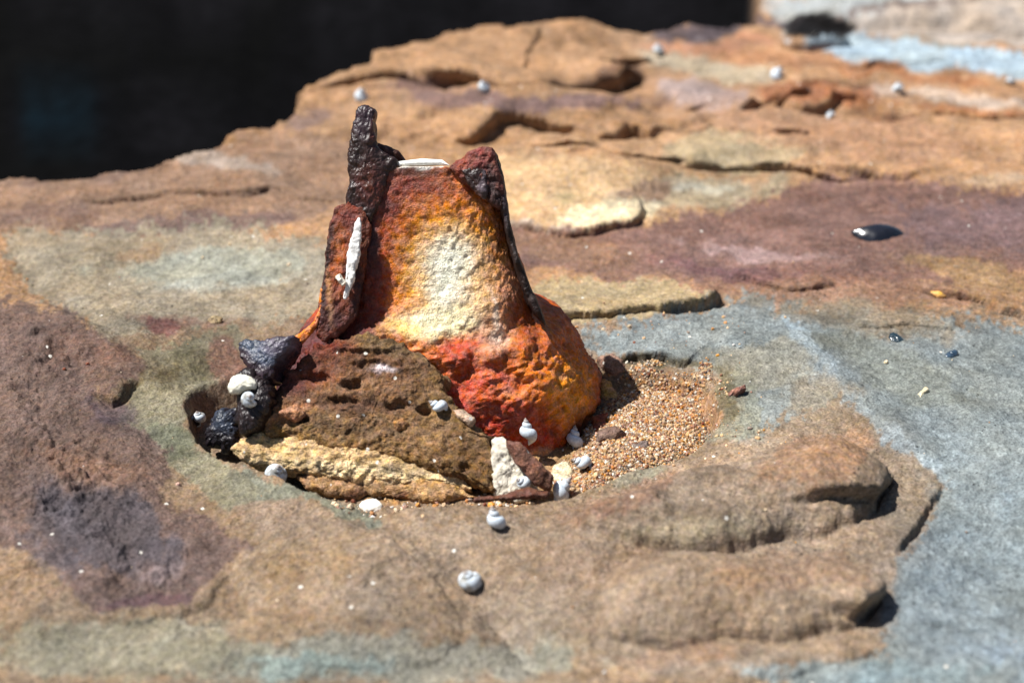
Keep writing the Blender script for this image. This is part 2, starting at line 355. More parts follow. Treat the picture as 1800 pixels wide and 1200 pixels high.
W = np.concatenate([P+SH, Z[..., None]], -1)
U, V = topx(W.reshape(-1, 3)); U = np.clip(U, -900, 2700); V = np.clip(V, -600, 2000)
tan = (186, 138, 90)
zones = [
 ('p', [(-900, 2000), (-900, 560), (400, 560), (1000, 540), (1300, 530), (2700, 560), (2700, 2000)], (150, 121, 90), 1, 25),
 # back
 ('p', [(-900, 280), (330, 255), (480, 225), (620, 240), (620, 370), (300, 410), (-900, 400)], (160, 122, 92), 1, 12),
 ('e', 330, 272, 170, 14, -12, (176, 156, 138), .8, .4), ('e', 130, 310, 130, 16, 5, (140, 112, 100), .6, .4),
 ('e', 330, 392, 220, 16, 4, (124, 96, 88), .9, .4), ('e', 80, 380, 120, 22, 0, (130, 100, 88), .7, .3), ('e', 550, 205, 60, 12, 15, (140, 112, 104), .7, .4),
 ('p', [(20, 410), (200, 400), (420, 385), (600, 440), (560, 560), (330, 575), (200, 600), (90, 545), (20, 480)], (160, 148, 122), .85, 20),
 ('e', 350, 465, 190, 34, 4, (166, 166, 146), .9, .3), ('e', 380, 500, 120, 10, 5, (182, 182, 164), .6, .3), ('e', 250, 440, 60, 18, 20, (165, 128, 88), .7, .3),
 ('e', 330, 565, 110, 10, 0, (150, 112, 92), .7, .4), ('e', 285, 572, 38, 12, 0, (132, 82, 74), .9, .5), ('e', 1000, 330, 170, 70, -6, (214, 172, 116), .9, .2),
 ('e', 1060, 376, 90, 18, 8, (250, 226, 176), .95, .5), ('e', 1010, 345, 50, 14, 0, (170, 150, 95), .6, .3), ('e', 960, 400, 90, 7, -8, (198, 178, 158), .8, .4),
 ('e', 920, 175, 230, 14, -2, (136, 104, 96), .95, .4), ('e', 740, 150, 60, 16, 0, (132, 100, 94), .8, .4), ('e', 1080, 130, 80, 22, 10, (110, 78, 60), .8, .3),
 ('e', 1230, 165, 80, 28, -10, (178, 154, 146), .9, .3), ('e', 1290, 265, 140, 34, 0, (182, 160, 118), .95, .35),
 ('e', 1220, 340, 150, 30, 5, (168, 154, 122), .85, .2), ('e', 1230, 332, 60, 9, 5, (200, 194, 172), .7, .3), ('e', 1140, 340, 50, 18, 0, (150, 112, 86), .8, .4),
 ('e', 1480, 240, 260, 40, -6, (184, 134, 94), .8, .3), ('e', 1250, 110, 130, 22, -14, (196, 178, 146), .95, .3), ('e', 1240, 75, 120, 12, 0, (190, 130, 90), 1, .3),
 ('p', [(890, 405), (1150, 395), (1300, 355), (1450, 320), (1620, 318), (1850, 345), (1850, 470), (1640, 500), (1400, 505), (1150, 495), (900, 470)], (138, 100, 86), 1, 14),
 ('p', [(1560, 360), (1850, 350), (1850, 450), (1640, 455)], (124, 96, 94), .8, 20), ('e', 1340, 445, 130, 12, -6, (178, 142, 134), .8, .2),
 ('e', 1000, 440, 120, 30, -10, (152, 112, 82), .8, .3), ('e', 1450, 510, 260, 24, -3, (156, 112, 84), .9, .4), ('e', 1720, 480, 130, 26, -12, (176, 134, 84), .9, .4),
 ('e', 1300, 478, 160, 14, -4, (122, 82, 84), .7, .3), ('p', [(935, 495), (1050, 490), (1180, 502), (1265, 515), (1180, 540), (1090, 558), (1010, 562), (940, 548)], (178, 152, 106), 1, 6),
 ('e', 1720, 400, 130, 34, 0, (128, 98, 96), .7, .3), ('e', 1750, 320, 60, 12, 0, (190, 160, 125), .8, .3),
 # top right
 ('p', [(1340, 20), (1345, -200), (2700, -200), (2700, 90), (1800, 80), (1500, 60)], (188, 170, 152), 1, 8),
 ('p', [(1345, 0), (1500, -20), (1650, -10), (1480, 40), (1370, 50)], (172, 178, 176), .9, 12), ('e', 1560, 14, 180, 6, 8, (120, 98, 88), .8, .3),
 ('p', [(1380, 66), (1520, 64), (1850, 92), (2700, 150), (2700, 220), (1850, 138), (1600, 116), (1440, 94)], (168, 188, 198), 1, 6), ('e', 1640, 72, 90, 6, -4, (140, 152, 146), .7, .4),
 ('e', 1440, 46, 74, 22, -6, (20, 14, 14), 1, .8), ('e', 1250, 45, 110, 16, 6, (96, 82, 86), 1, .4), ('e', 1500, 118, 260, 12, -6, (186, 126, 76), .9, .3),  # purple-grey patch beside the gully is shadow painted into the rock colour
 ('e', 1700, 170, 180, 12, -3, (206, 182, 160), .8, .3), ('e', 1650, 138, 160, 8, -5, (170, 104, 50), .8, .3), ('e', 1420, 168, 110, 20, 0, (168, 98, 50), .85, .3), ('e', 1700, 190, 140, 8, -3, (172, 106, 52), .8, .3),
 # right blue grey
 ('p', [(960, 572), (1060, 566), (1180, 552), (1280, 528), (1400, 530), (1560, 580), (1700, 560), (2700, 590), (2700, 2000), (1000, 2000), (1500, 1180), (1560, 1100), (1560, 980), (1640, 900), (1650, 850),
        (1500, 780), (1300, 780), (1270, 650), (1050, 620)], (134, 143, 142), 1, 26),
 ('e', 1500, 560, 170, 34, -8, (140, 126, 104), .8, .3), ('e', 1560, 640, 160, 40, -25, (124, 128, 118), .8, .3), ('e', 1180, 590, 130, 22, 4, (150, 156, 152), .7, .3),
 ('p', [(1370, 540), (1420, 570), (1500, 680), (1640, 800), (1680, 850), (1650, 860), (1560, 790), (1450, 690), (1380, 610)], (158, 172, 176), .85, 10),
 ('e', 1350, 650, 110, 50, 0, (156, 150, 130), .85, .4), ('e', 1440, 700, 80, 60, 0, (150, 136, 112), .8, .4), ('p', [(1300, 770), (1480, 690), (1560, 760), (1650, 850), (1600, 940), (1500, 960)], (148, 126, 100), .95, 14),
 ('p', [(1230, 790), (1290, 640), (1330, 700), (1340, 770)], (142, 142, 122), .8, 14), ('e', 1150, 635, 110, 10, -3, (104, 92, 62), .8, .4), ('e', 1262, 700, 22, 60, 0, (112, 100, 66), .8, .3),
 ('e', 1720, 1000, 200, 200, 0, (126, 138, 140), .6, .4), ('e', 1790, 1160, 80, 60, 0, (130, 150, 172), .4, 0),
 # front brown
 ('p', [(420, 960), (560, 880), (700, 925), (1000, 900), (1120, 830), (1300, 780), (1450, 755), (1560, 820), (1565, 960), (1560, 1090), (1480, 1160), (1250, 1180), (1000, 1150), (850, 1120), (600, 1080), (420, 1060)], (154, 130, 104), 1, 24),
 ('e', 1440, 810, 110, 44, 14, (164, 122, 86), .85, .1), ('e', 1400, 1000, 150, 44, 6, (156, 122, 92), .8, .1), ('e', 1200, 930, 130, 22, 6, (170, 150, 118), .9, .35), ('e', 1260, 850, 60, 22, 14, (172, 140, 108), .6, .3),
 ('e', 1200, 1150, 110, 28, 10, (158, 122, 92), .8, .1), ('e', 1100, 870, 140, 24, 18, (150, 108, 80), .7, .4), ('e', 1120, 830, 100, 16, 18, (150, 148, 124), .7, .3), ('e', 1030, 990, 120, 50, 0, (154, 122, 92), .7, .1),
 ('e', 700, 1000, 150, 50, 0, (156, 128, 100), .6, .3), ('e', 520, 1000, 110, 60, 30, (156, 124, 84), .7, .1), ('e', 480, 900, 100, 40, -20, (156, 132, 110), .7, .3),
 ('e', 620, 1160, 420, 44, 0, (146, 144, 128), .85, .3), ('e', 200, 1140, 260, 60, 0, (142, 136, 112), .85, .3), ('e', 560, 1170, 130, 26, 0, (140, 162, 156), .7, .3), ('e', 960, 1140, 50, 60, 40, (132, 128, 108), .6, .3),
 ('e', 1500, 1180, 260, 26, 0, (132, 152, 156), .8, .3), ('e', 1640, 1080, 90, 110, 0, (130, 142, 146), .7, .3),
 ('p', [(330, 800), (420, 815), (560, 870), (680, 912), (660, 925), (540, 885), (420, 870)], (128, 130, 110), .9, 10),
 ('p', [(230, 620), (420, 570), (440, 640), (330, 700), (340, 780), (420, 815), (480, 860), (380, 900), (300, 820), (220, 730)], (138, 130, 102), .95, 14),
 ('e', 350, 640, 36, 34, 0, (98, 92, 62), .7, .3), ('e', 395, 640, 34, 46, 20, (142, 96, 78), .8, .4), ('e', 270, 660, 60, 24, 15, (104, 88, 50), .7, .3), ('e', 300, 770, 60, 30, -20, (116, 118, 92), .8, .3),
 ('p', crust, (116, 90, 80), .88, 12), ('e', 200, 940, 130, 70, -20, (86, 80, 86), .85, .3), ('e', 90, 940, 70, 90, 0, (98, 90, 96), .7, .3), ('e', 200, 720, 60, 24, -20, (86, 70, 78), .8, .3), ('e', 130, 620, 110, 40, -10, (132, 94, 76), .6, .3),
 ('e', 160, 820, 120, 26, -15, (140, 104, 82), .8, .3), ('e', 280, 1000, 60, 30, 0, (146, 120, 112), .6, .3), ('e', 260, 1055, 80, 12, 6, (112, 82, 82), .9, .4),
 # pocket
 ('p', [(420, 800), (600, 870), (700, 890), (960, 870), (1060, 830), (1000, 640), (500, 620)], (176, 132, 78), 1, 8), ('p', sand_px, (176, 130, 84), 1, 6),
]
GREY = .16
base = np.tile(alb(tan), (U.size, 1)); col = paint(base, U, V, zones, 1.5, .85)
Pf = P.reshape(-1, 2)
mot = fbm(Pf, 70, 5, .6, 1, 3.)[:, None]; mot2 = fbm(Pf, 18, 4, .6, 0, 7.)[:, None]
sp1 = fbm(Pf, 260, 3, .7, 1, 12.)[:, None]; col = col*(.78+.07*ss(560, 900, V)[:, None]-.05*ss(-.1, .3, -Pf[:, :1]))*(1+.2*mot+.16*mot2+.07*sp1)*(1+np.array([.05, 0, -.07])*fbm(Pf, 35, 4, .6, 2, 2.)[:, None])
kd = ss(.0, .012, dg).reshape(-1, 1); gcol = np.array([.0022, .0021, .0026])*(1+1.2*np.clip(fbm(Pf, 2.2, 4)[:, None], -.6, 1))  # near-black gully colour stands in for deep shade on dark rock
sky_glint = np.exp(-(((U-80)/60)**2+((V-185)/22)**2))[:, None]  # faint blue sky reflection painted into the gully colour
col = col*(1-kd)+(np.broadcast_to(gcol, col.shape)+sky_glint*np.array([.002, .012, .020]))*kd
col = np.clip(col, .001, .85)
F = gridfaces(*X2.shape)
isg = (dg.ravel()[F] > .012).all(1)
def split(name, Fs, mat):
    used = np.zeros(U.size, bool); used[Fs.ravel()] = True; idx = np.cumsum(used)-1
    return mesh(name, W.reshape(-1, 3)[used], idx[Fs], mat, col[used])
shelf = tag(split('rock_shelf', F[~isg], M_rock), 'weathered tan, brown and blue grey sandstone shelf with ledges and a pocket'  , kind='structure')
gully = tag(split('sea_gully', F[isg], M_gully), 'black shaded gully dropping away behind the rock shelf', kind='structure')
# height lookup for scattering and resting things
GREY = 0.
def zat(x, y):
    r = np.interp(y, Y, np.arange(len(Y))); r0 = int(min(max(r, 0), len(Y)-2)); h = np.interp(y, Y, hw)
    c = np.interp(x/h, q, np.arange(len(q))); c0 = int(min(max(c, 0), len(q)-2)); fr = r-r0; fc = c-c0
    return (Z[r0, c0]*(1-fc)+Z[r0, c0+1]*fc)*(1-fr)+(Z[r0+1, c0]*(1-fc)+Z[r0+1, c0+1]*fc)*fr
st = W[::2, ::2]; 
TREES = [BVHTree.FromPolygons(st.reshape(-1, 3).tolist(), gridfaces(st.shape[0], st.shape[1]).tolist())]
def addtree(o):
    me = o.data; TREES.append(BVHTree.FromPolygons([o.matrix_basis @ v.co for v in me.vertices], [tuple(p.vertices) for p in me.polygons]))
def hit(u, v):
    d = Vector(ray(u, v)).normalized(); o = Vector(CAM); best = None
    for t in TREES:
        r = t.ray_cast(o, d)
        if r[0] is not None and (best is None or r[3] < best[3]): best = r
    n = best[1]
    if n.dot(d) > 0: n = -n
    return best[0], n

# ---------------------------------------------------------------- solids with a given outline
def slab(name, px, o, n, tf, tb, mat, zones, base, parent=None, na=200, nr=44, rough=.0006, lump=.002, seed=0., pf=.5, wob=1., extra=None, ctr=None, jag=0., dents=()):
    """closed solid: outline px (star shaped about its centre) lying in plane (o,n); bulges tf to the front, tb to the back"""
    px = np.asarray(px, float); n = np.asarray(n, float); n /= np.linalg.norm(n)
    c = px.mean(0) if ctr is None else np.asarray(ctr, float)
    cl = np.vstack([px, px[:1]]); seg = np.r_[0, np.cumsum(np.linalg.norm(np.diff(cl, axis=0), axis=1))]
    s = np.linspace(0, seg[-1], na, endpoint=False); O = np.stack([np.interp(s, seg, cl[:, 0]), np.interp(s, seg, cl[:, 1])], -1)
    for _ in range(1): O = (np.roll(O, 1, 0)+2*O+np.roll(O, -1, 0))/4
    if jag: O = O+(O-c)*(jag*fbm(np.stack([s*0+seed, s], -1), 1/14., 4, .6))[:, None]
    th = np.linspace(0, 1, nr); rho = np.sin(th*math.pi/2)
    def side(t):
        pts = c+(O-c)[None]*rho[:, None, None]; w_ = onplane(pts[..., 0], pts[..., 1], o, n)
        prof = (1-rho**2.6)**pf; return w_+n*(t*prof)[:, None, None]
    A = side(tf); B = side(-tb)[::-1][1:]
    Pn = np.concatenate([A, B], 0)
    N_ = normals(Pn); 
    if ((N_[nr//2]*n).sum(-1)).mean() < 0: N_ = -N_
    N_[0] = n; N_[-1] = -n
    rr = np.concatenate([rho, rho[::-1][1:]]); k = 1.
    off = lump*fbm(Pn, 1/.018, 4, .55, 0, seed)+rough*fbm(Pn, 1/.003, 4, .62, 1, seed)
    if dents:
        ud, vd = topx(Pn.reshape(-1, 3)); ud = ud.reshape(off.shape)+4*fbm(Pn, 1/.004, 3, .6, 0); vd = vd.reshape(off.shape)+4*fbm(Pn, 1/.004, 3, .6, 1)
        for (a_, b_, ra, rb, dp) in dents: off = off-dp*np.exp(-(((ud-a_)/ra)**2+((vd-b_)/rb)**2)**2)*(np.arange(off.shape[0]) < nr)[:, None]
    Pn = Pn+N_*off[..., None]*np.ones_like(rr)[:, None, None]
    Pn[0] = Pn[0].mean(0); Pn[-1] = Pn[-1].mean(0)
    if extra is not None: Pn = extra(Pn)
    u, v = topx(Pn.reshape(-1, 3)); cl_ = paint(np.tile(alb(base), (u.size, 1)), u, v, zones, wob)
    cl_ = cl_*(1+.22*fbm(Pn.reshape(-1, 3), 1/.005, 4, .6, 2, seed))[:, None]
    f = gridfaces(Pn.shape[0], na, True); 
    # orient outward
    a, b_, c_ = Pn.reshape(-1, 3)[f[na*3, :3]]
    if np.dot(np.cross(b_-a, c_-a), N_.reshape(-1, 3)[f[na*3, 0]]) < 0: f = f[:, ::-1]
    return mesh(name, Pn, f, mat, np.clip(cl_, .004, .85), parent)
def sweep(name, px, wd, dp_, plane, mat, zones, base, parent=None, nl=120, na=40, rough=.0006, lump=.001, seed=0., n=None, sq=3.6, wob=.4, offs=None, jw=.22):
    """bar along a path; px path in photo pixels, wd half width in px, dp_ half depth in metres, plane=(o,n)"""
    px = np.asarray(px, float); s = np.r_[0, np.cumsum(np.linalg.norm(np.diff(px, axis=0), axis=1))]; t = np.linspace(0, s[-1], nl)
    c = np.stack([np.interp(t, s, px[:, 0]), np.interp(t, s, px[:, 1])], -1); W_ = np.interp(t, s, wd)*K*0.70; D_ = np.interp(t, s, dp_)
    W_ = W_*(1+jw*fbm(np.stack([t, t*0+seed*3], -1), 1/45., 3, .5)); D_ = D_*(1+jw*fbm(np.stack([t, t*0+seed*5+9], -1), 1/60., 3, .5))
    for _ in range(3): c[1:-1] = (c[:-2]+2*c[1:-1]+c[2:])/4
    o, nn = plane; cw = onplane(c[:, 0], c[:, 1], o, nn)
    if offs is not None: cw = cw+nn*np.interp(t, s, offs)[:, None]
    T = np.gradient(cw, axis=0); T /= np.linalg.norm(T, axis=1, keepdims=True)
    Bx = np.cross(T, nn); Bx /= np.linalg.norm(Bx, axis=1, keepdims=True); Nn = np.cross(Bx, T)
    cap = np.sqrt(np.clip(1-(np.clip((np.linspace(0, 1, nl)-.5)*2, -1, 1))**40, 0, 1)); cap[0] = cap[-1] = .02
    th = np.linspace(0, 2*math.pi, na, endpoint=False)
    cx = np.sign(np.cos(th))*abs(np.cos(th))**(2/sq); sy = np.sign(np.sin(th))*abs(np.sin(th))**(2/sq)
    Pn = cw[:, None]+Bx[:, None]*(W_*cap)[:, None, None]*cx[None, :, None]+Nn[:, None]*(D_*cap)[:, None, None]*sy[None, :, None]
    N_ = Pn-cw[:, None]; N_ /= np.maximum(np.linalg.norm(N_, axis=-1, keepdims=True), 1e-9)
    An = np.stack([Pn[..., 0], Pn[..., 1], Pn[..., 2]*.35], -1)
    Pn = Pn+N_*((lump*.7*fbm(Pn, 1/.016, 3, .5, 0, seed)+lump*.6*fbm(An, 1/.006, 3, .5, 2, seed)+rough*fbm(Pn, 1/.003, 4, .6, 1, seed))*cap[:, None])[..., None]
    Pn[0] = Pn[0].mean(0); Pn[-1] = Pn[-1].mean(0)
    u, v = topx(Pn.reshape(-1, 3)); cl_ = paint(np.tile(alb(base), (u.size, 1)), u, v, zones, wob)
    cl_ = cl_*(1+.25*fbm(Pn.reshape(-1, 3), 1/.004, 4, .6, 2, seed))[:, None]
    f = gridfaces(nl, na, True); ff = Pn.reshape(-1, 3)[f[na*(nl//2)]]
    if np.dot(np.cross(ff[1]-ff[0], ff[2]-ff[0]), N_.reshape(-1, 3)[f[na*(nl//2), 0]]) < 0: f = f[:, ::-1]
    return mesh(name, Pn, f, mat, np.clip(cl_, .004, .85), parent)

# ---------------------------------------------------------------- the rusted iron stump
FLOOR = -.0175
LEAN = math.tan(math.radians(24))
yf0 = G(np.array(960.), np.array(818.), FLOOR)[1]            # toe of the front face
sil = np.array([  # v, left, right, half depth m, squareness
 (258, 622, 868, .022, 3.8), (286, 618, 872, .024, 3.6), (300, 618, 876, .024, 3.6), (345, 618, 884, .025, 3.4), (400, 606, 894, .027, 3.2), (440, 600, 904, .029, 3.0), (500, 588, 926, .033, 2.8), (548, 566, 942, .038, 2.6), (562, 558, 956, .040, 2.6),
 (580, 545, 992, .044, 2.5), (620, 520, 1012, .050, 2.4), (680, 500, 1036, .055, 2.4), (730, 492, 1048, .058, 2.4), (770, 490, 1040, .060, 2.4), (820, 490, 1012, .060, 2.4), (860, 490, 1005, .060, 2.4)])
nfront = np.array([0, -1, LEAN]); nfront /= np.linalg.norm(nfront)
stump = bpy.data.objects.new('iron_stump', None); C.objects.link(stump)
tag(stump, 'broken rusty iron stump with cream and orange face standing in the rock pocket', 'iron stump')
def zy(v, d):
    # row v of the silhouette on the plane y = yf0 + d + (z-FLOOR)*LEAN
    z = 0.; rr_ = ray(np.array(880.), np.array(float(v))); a = rr_[1]; b = rr_[2]
    t = (yf0+d+(CAM_H-FLOOR)*LEAN)/(a-b*LEAN); return CAM_H+b*t, a*t
NV, NA = 300, 420
vs = np.linspace(268, 862, NV); rows = []
th = np.linspace(0, 2*math.pi, NA, endpoint=False)
for v in vs[::-1]:
    l, r, d, sq = [np.interp(v, sil[:, 0], sil[:, k]) for k in (1, 2, 3, 4)]
    dd_ = min(d, .030+.0*v); z, y = zy(v, dd_); f = (np.array([0, y, z-CAM_H])@FW)
    xl = (l-900)*K*f; xr = (r-900)*K*f; xc = (xl+xr)/2; hx = (xr-xl)/2
    cx = np.sign(np.cos(th))*abs(np.cos(th))**(2/sq); sy = np.sign(np.sin(th))*abs(np.sin(th))**(2/sq)
    yc = y-dd_+d
    rows.append(np.stack([xc+hx*cx, yc-d*sy, np.full(NA, z)], -1))
B = np.array(rows)                                           # bottom -> top
zt = B[-1, 0, 2]; zb = B[0, 0, 2]
# rear rim is broken off lower
front = ss(-.35, .35, np.sin(th)); lowr = zt-.045*(1-front)+.003*fbm(np.stack([np.cos(th)*.02, np.sin(th)*.02], -1), 180, 3)
sc_ = (lowr-zb)/(zt-zb)
i_ = np.clip(sc_, 0, 1)[None, :]*np.linspace(0, 1, NV)[:, None]*(NV-1); i0 = np.minimum(i_.astype(int), NV-2); fr = (i_-i0)[..., None]; jj = np.arange(NA)[None, :].repeat(NV, 0)
B = B[i0, jj]*(1-fr)+B[i0+1, jj]*fr
N_ = normals(B); cc = B.mean(1, keepdims=True); 
if ((B-cc)*N_).sum(-1).mean() < 0: N_ = -N_
u, v = topx(B.reshape(-1, 3)); u = u.reshape(B.shape[:2]); v = v.reshape(B.shape[:2])
lowk = ss(540, 640, v); frk = ss(.1, .6, np.sin(th))[None]
off = (.0006+.0024*lowk)*fbm(B, 1/.014, 5, .6, 0, 3.)+.0006*fbm(B, 1/.004, 4, .65, 1, 5.)+.0035*lowk*fbm(B, 1/.03, 3, .5, 2)
ridged = 1-abs(fbm(B, 1/.010, 4, .6, 1, 77.)); off += (.0005+.0020*lowk)*ridged
def pbump(u0, v0, ru, rv, h): return h*np.exp(-(((u-u0)/ru)**2+((v-v0)/rv)**2))*frk
off += pbump(780, 470, 90, 110, -.004)+pbump(650, 430, 22, 120, .002)+pbump(900, 700, 90, 60, .006)+pbump(830, 625, 90, 22, .004)+pbump(960, 640, 50, 60, .005)+pbump(880, 770, 70, 30, -.003)
off += pbump(700, 590, 90, 26, .004)+pbump(870, 540, 30, 40, .002)
Bd = B+N_*off[..., None]
# inner wall
top = Bd[-1]; ctr = top.mean(0)
inn = []
for k, (sft, dz) in enumerate([(.10, -.0005), (.16, -.004), (.18, -.015), (.2, -.04), (.5, -.045), (.97, -.046)]):
    ring = top+(ctr-top)*np.array([sft, sft*1.2 if sft < .5 else sft, 0]); ring = ring.copy(); ring[:, 2] = top[:, 2]+dz*(np.where(dz < -.02, .8, 1)); inn.append(ring)
Bd = np.concatenate([Bd, np.array(inn)], 0)
u, v = topx(Bd.reshape(-1, 3))
rz = [
 ('e', 760, 330, 110, 56, 0, (168, 80, 54), 1, .3), ('e', 690, 315, 60, 26, 0, (120, 64, 58), .8, .3), ('e', 800, 335, 50, 26, -40, (244, 140, 74), .85, .2), ('e', 735, 375, 60, 20, 10, (170, 80, 56), .6, .2), ('e', 840, 370, 40, 30, -40, (206, 104, 62), .8, .2),
 ('e', 780, 470, 130, 130, 0, (238, 124, 28), 1, .2), ('e', 850, 420, 40, 80, 0, (224, 124, 58), .8, .2), ('e', 700, 420, 45, 60, 10, (176, 78, 34), .8, .2), ('e', 800, 485, 84, 100, -4, (255, 190, 78), .95, .2), ('e', 797, 482, 52, 68, 0, (255, 252, 226), 1, .35),  # cream centre: pale mineral colour with some sun highlight painted in
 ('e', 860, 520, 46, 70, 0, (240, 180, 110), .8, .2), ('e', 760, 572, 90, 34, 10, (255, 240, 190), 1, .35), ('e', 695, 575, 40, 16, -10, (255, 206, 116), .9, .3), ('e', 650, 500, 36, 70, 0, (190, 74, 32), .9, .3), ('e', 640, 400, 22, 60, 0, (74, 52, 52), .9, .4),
 ('e', 900, 510, 26, 60, -14, (214, 146, 110), .8, .3), ('e', 860, 580, 34, 50, 0, (190, 134, 104), .8, .3), ('e', 868, 560, 7, 50, 5, (250, 226, 200), .7, .3), ('e', 925, 560, 26, 40, 0, (160, 76, 50), .8, .3),
 ('e', 720, 615, 70, 18, -20, (248, 134, 50), .9, .3), ('e', 810, 615, 40, 20, 20, (196, 56, 28), .8, .4), ('e', 800, 652, 80, 16, -8, (232, 118, 44), .9, .3),
 ('e', 960, 640, 60, 80, 0, (240, 130, 26), .95, .3), ('e', 1000, 700, 38, 66, 0, (252, 160, 40), .9, .3), ('e', 850, 690, 74, 40, 0, (190, 62, 28), .95, .3), ('e', 900, 765, 90, 44, 0, (196, 74, 34), .95, .3), ('e', 850, 655, 50, 12, -20, (224, 120, 80), .5, .2), ('e', 870, 720, 60, 10, -30, (226, 120, 84), .6, .2),
 ('e', 980, 600, 40, 30, 0, (206, 96, 32), .7, .3), ('e', 960, 806, 44, 12, 0, (220, 170, 126), .8, .3), ('e', 1025, 770, 22, 40, 0, (92, 40, 24), .9, .3), ('e', 560, 590, 60, 20, 30, (84, 50, 50), .9, .3), ('e', 900, 690, 40, 14, 0, (255, 160, 90), .5, .2),
 ('e', 650, 440, 20, 80, 4, (70, 40, 44), .9, .2), ('e', 676, 360, 44, 24, 0, (110, 50, 46), .8, .2), ('e', 640, 540, 26, 50, 0, (96, 36, 26), .8, .2), ('e', 630, 560, 40, 40, 0, (110, 40, 28), .8, .2), ('e', 880, 400, 18, 90, -12, (130, 56, 36), .7, .2), ('e', 740, 330, 120, 16, 0, (120, 52, 44), .7, .2),
 ('e', 820, 640, 30, 14, 0, (150, 40, 26), .6, .2), ('e', 900, 735, 80, 16, 10, (170, 56, 36), .6, .2), ('e', 935, 590, 22, 60, 20, (130, 56, 28), .7, .3),
 ('e', 740, 293, 58, 7, 4, (250, 244, 232), 1, .7), ('e', 690, 285, 24, 8, 0, (238, 232, 224), .9, .5), ('e', 735, 306, 70, 8, 0, (96, 62, 52), .8, .4), ('e', 500, 690, 50, 100, 0, (74, 36, 40), 1, .3), ('e', 600, 600, 70, 30, 10, (90, 40, 36), .8, .3),
]
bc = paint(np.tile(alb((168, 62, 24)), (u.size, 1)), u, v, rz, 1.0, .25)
Bf = Bd.reshape(-1, 3); vein = fbm(Bf, 1/.005, 5, .65, 2, 1.); grime = ss(.25, .8, fbm(Bf, 1/.009, 4, .6, 0, 50.))
bc = bc*(1+(.26-.2*ss(.2, .6, bc[:, 1]))*vein)[:, None]; keep = ss(.5, .2, bc[:, 1])[:, None]; bc = bc*(1-.45*grime[:, None]*keep)+alb((70, 30, 24))*.45*grime[:, None]*keep
isin = np.zeros(Bd.shape[:2], bool); isin[NV+1:] = True; bc[isin.ravel()] = alb((70, 38, 28))
f = gridfaces(Bd.shape[0], NA, True)
ff = Bf[f[NA*100+100]]; 
if np.dot(np.cross(ff[1]-ff[0], ff[2]-ff[0]), N_[100, 100]) < 0: f = f[:, ::-1]
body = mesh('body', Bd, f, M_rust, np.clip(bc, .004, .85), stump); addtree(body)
def fpl(u, v, fwd=0.):
    "plane of the stump's front moved fwd metres towards the camera; origin at pixel"
    z, y = zy(v, 0.); o = np.array([0, y, z])+nfront*fwd; return (o, nfront)
blackz = [('e', 655, 330, 22, 30, 0, (104, 48, 32), .8, .3), ('e', 628, 330, 12, 30, 0, (84, 40, 30), .7, .3), ('e', 664, 225, 8, 30, 0, (96, 44, 34), .7, .3), ('e', 640, 215, 16, 30, 0, (58, 40, 50), .7, .3), ('e', 655, 300, 22, 30, 0, (74, 36, 26), .6, .3)]
slab('spike', [(634, 392), (616, 382), (608, 350), (613, 320), (610, 298), (616, 262), (621, 226), (626, 198), (632, 190), (652, 189), (659, 197), (655, 214), (659, 240), (663, 258), (676, 270), (700, 280), (704, 292), (688, 304), (678, 330), (668, 362), (652, 388)], *fpl(640, 300, -.001), .004, .018, M_black, blackz, (46, 28, 24), stump, seed=2., na=300, nr=60, lump=.0012, rough=.0006, pf=.3, jag=.04, ctr=(640, 300))
sweep('spike_root', [(655, 268), (675, 272), (695, 278), (712, 288)], [14, 16, 12, 5], [.006, .008, .006, .003], fpl(690, 280, -.012), M_rust, [], (74, 34, 24), stump, lump=.0015, nl=50, seed=8.)
slab('corner_lug', [(786, 296), (806, 280), (826, 266), (848, 257), (866, 259), (872, 276), (875, 300), (884, 335), (882, 366), (862, 356), (840, 340), (815, 318)], *fpl(840, 300, .0015), .003, .020, M_rust, [('e', 850, 275, 22, 12, 0, (136, 66, 58), .8, .3), ('e', 812, 288, 20, 14, 30, (150, 66, 40), .8, .3), ('e', 872, 330, 8, 40, 0, (48, 32, 32), .9, .3)], (104, 52, 40), stump, seed=4., nr=40, na=160, lump=.0016, rough=.0009, pf=.3, jag=.03)
slab('recess_shade', [(812, 300), (834, 294), (852, 300), (858, 330), (852, 350), (838, 340), (822, 322)], *fpl(840, 310, .0045), .001, .006, M_black, [('e', 858, 320, 5, 40, 0, (120, 104, 110), .7, .3), ('e', 846, 345, 14, 8, 0, (92, 50, 34), .7, .3)], (46, 26, 22), stump, seed=6., nr=24, na=120, lump=.001)  # black inset stands in for the shade inside the lug's hollow
sweep('edge_rib', [(868, 268), (877, 310), (883, 350), (892, 400), (905, 450), (924, 505), (944, 548), (958, 572)], [4, 7, 8, 7, 6, 7, 8, 4], [.006, .012, .013, .013, .013, .012, .010, .005],
      fpl(890, 400, -.012), M_rust, [('e', 884, 360, 5, 30, 8, (84, 70, 78), .6, .2)], (40, 24, 20), stump, nl=160, lump=.0014, seed=10.)
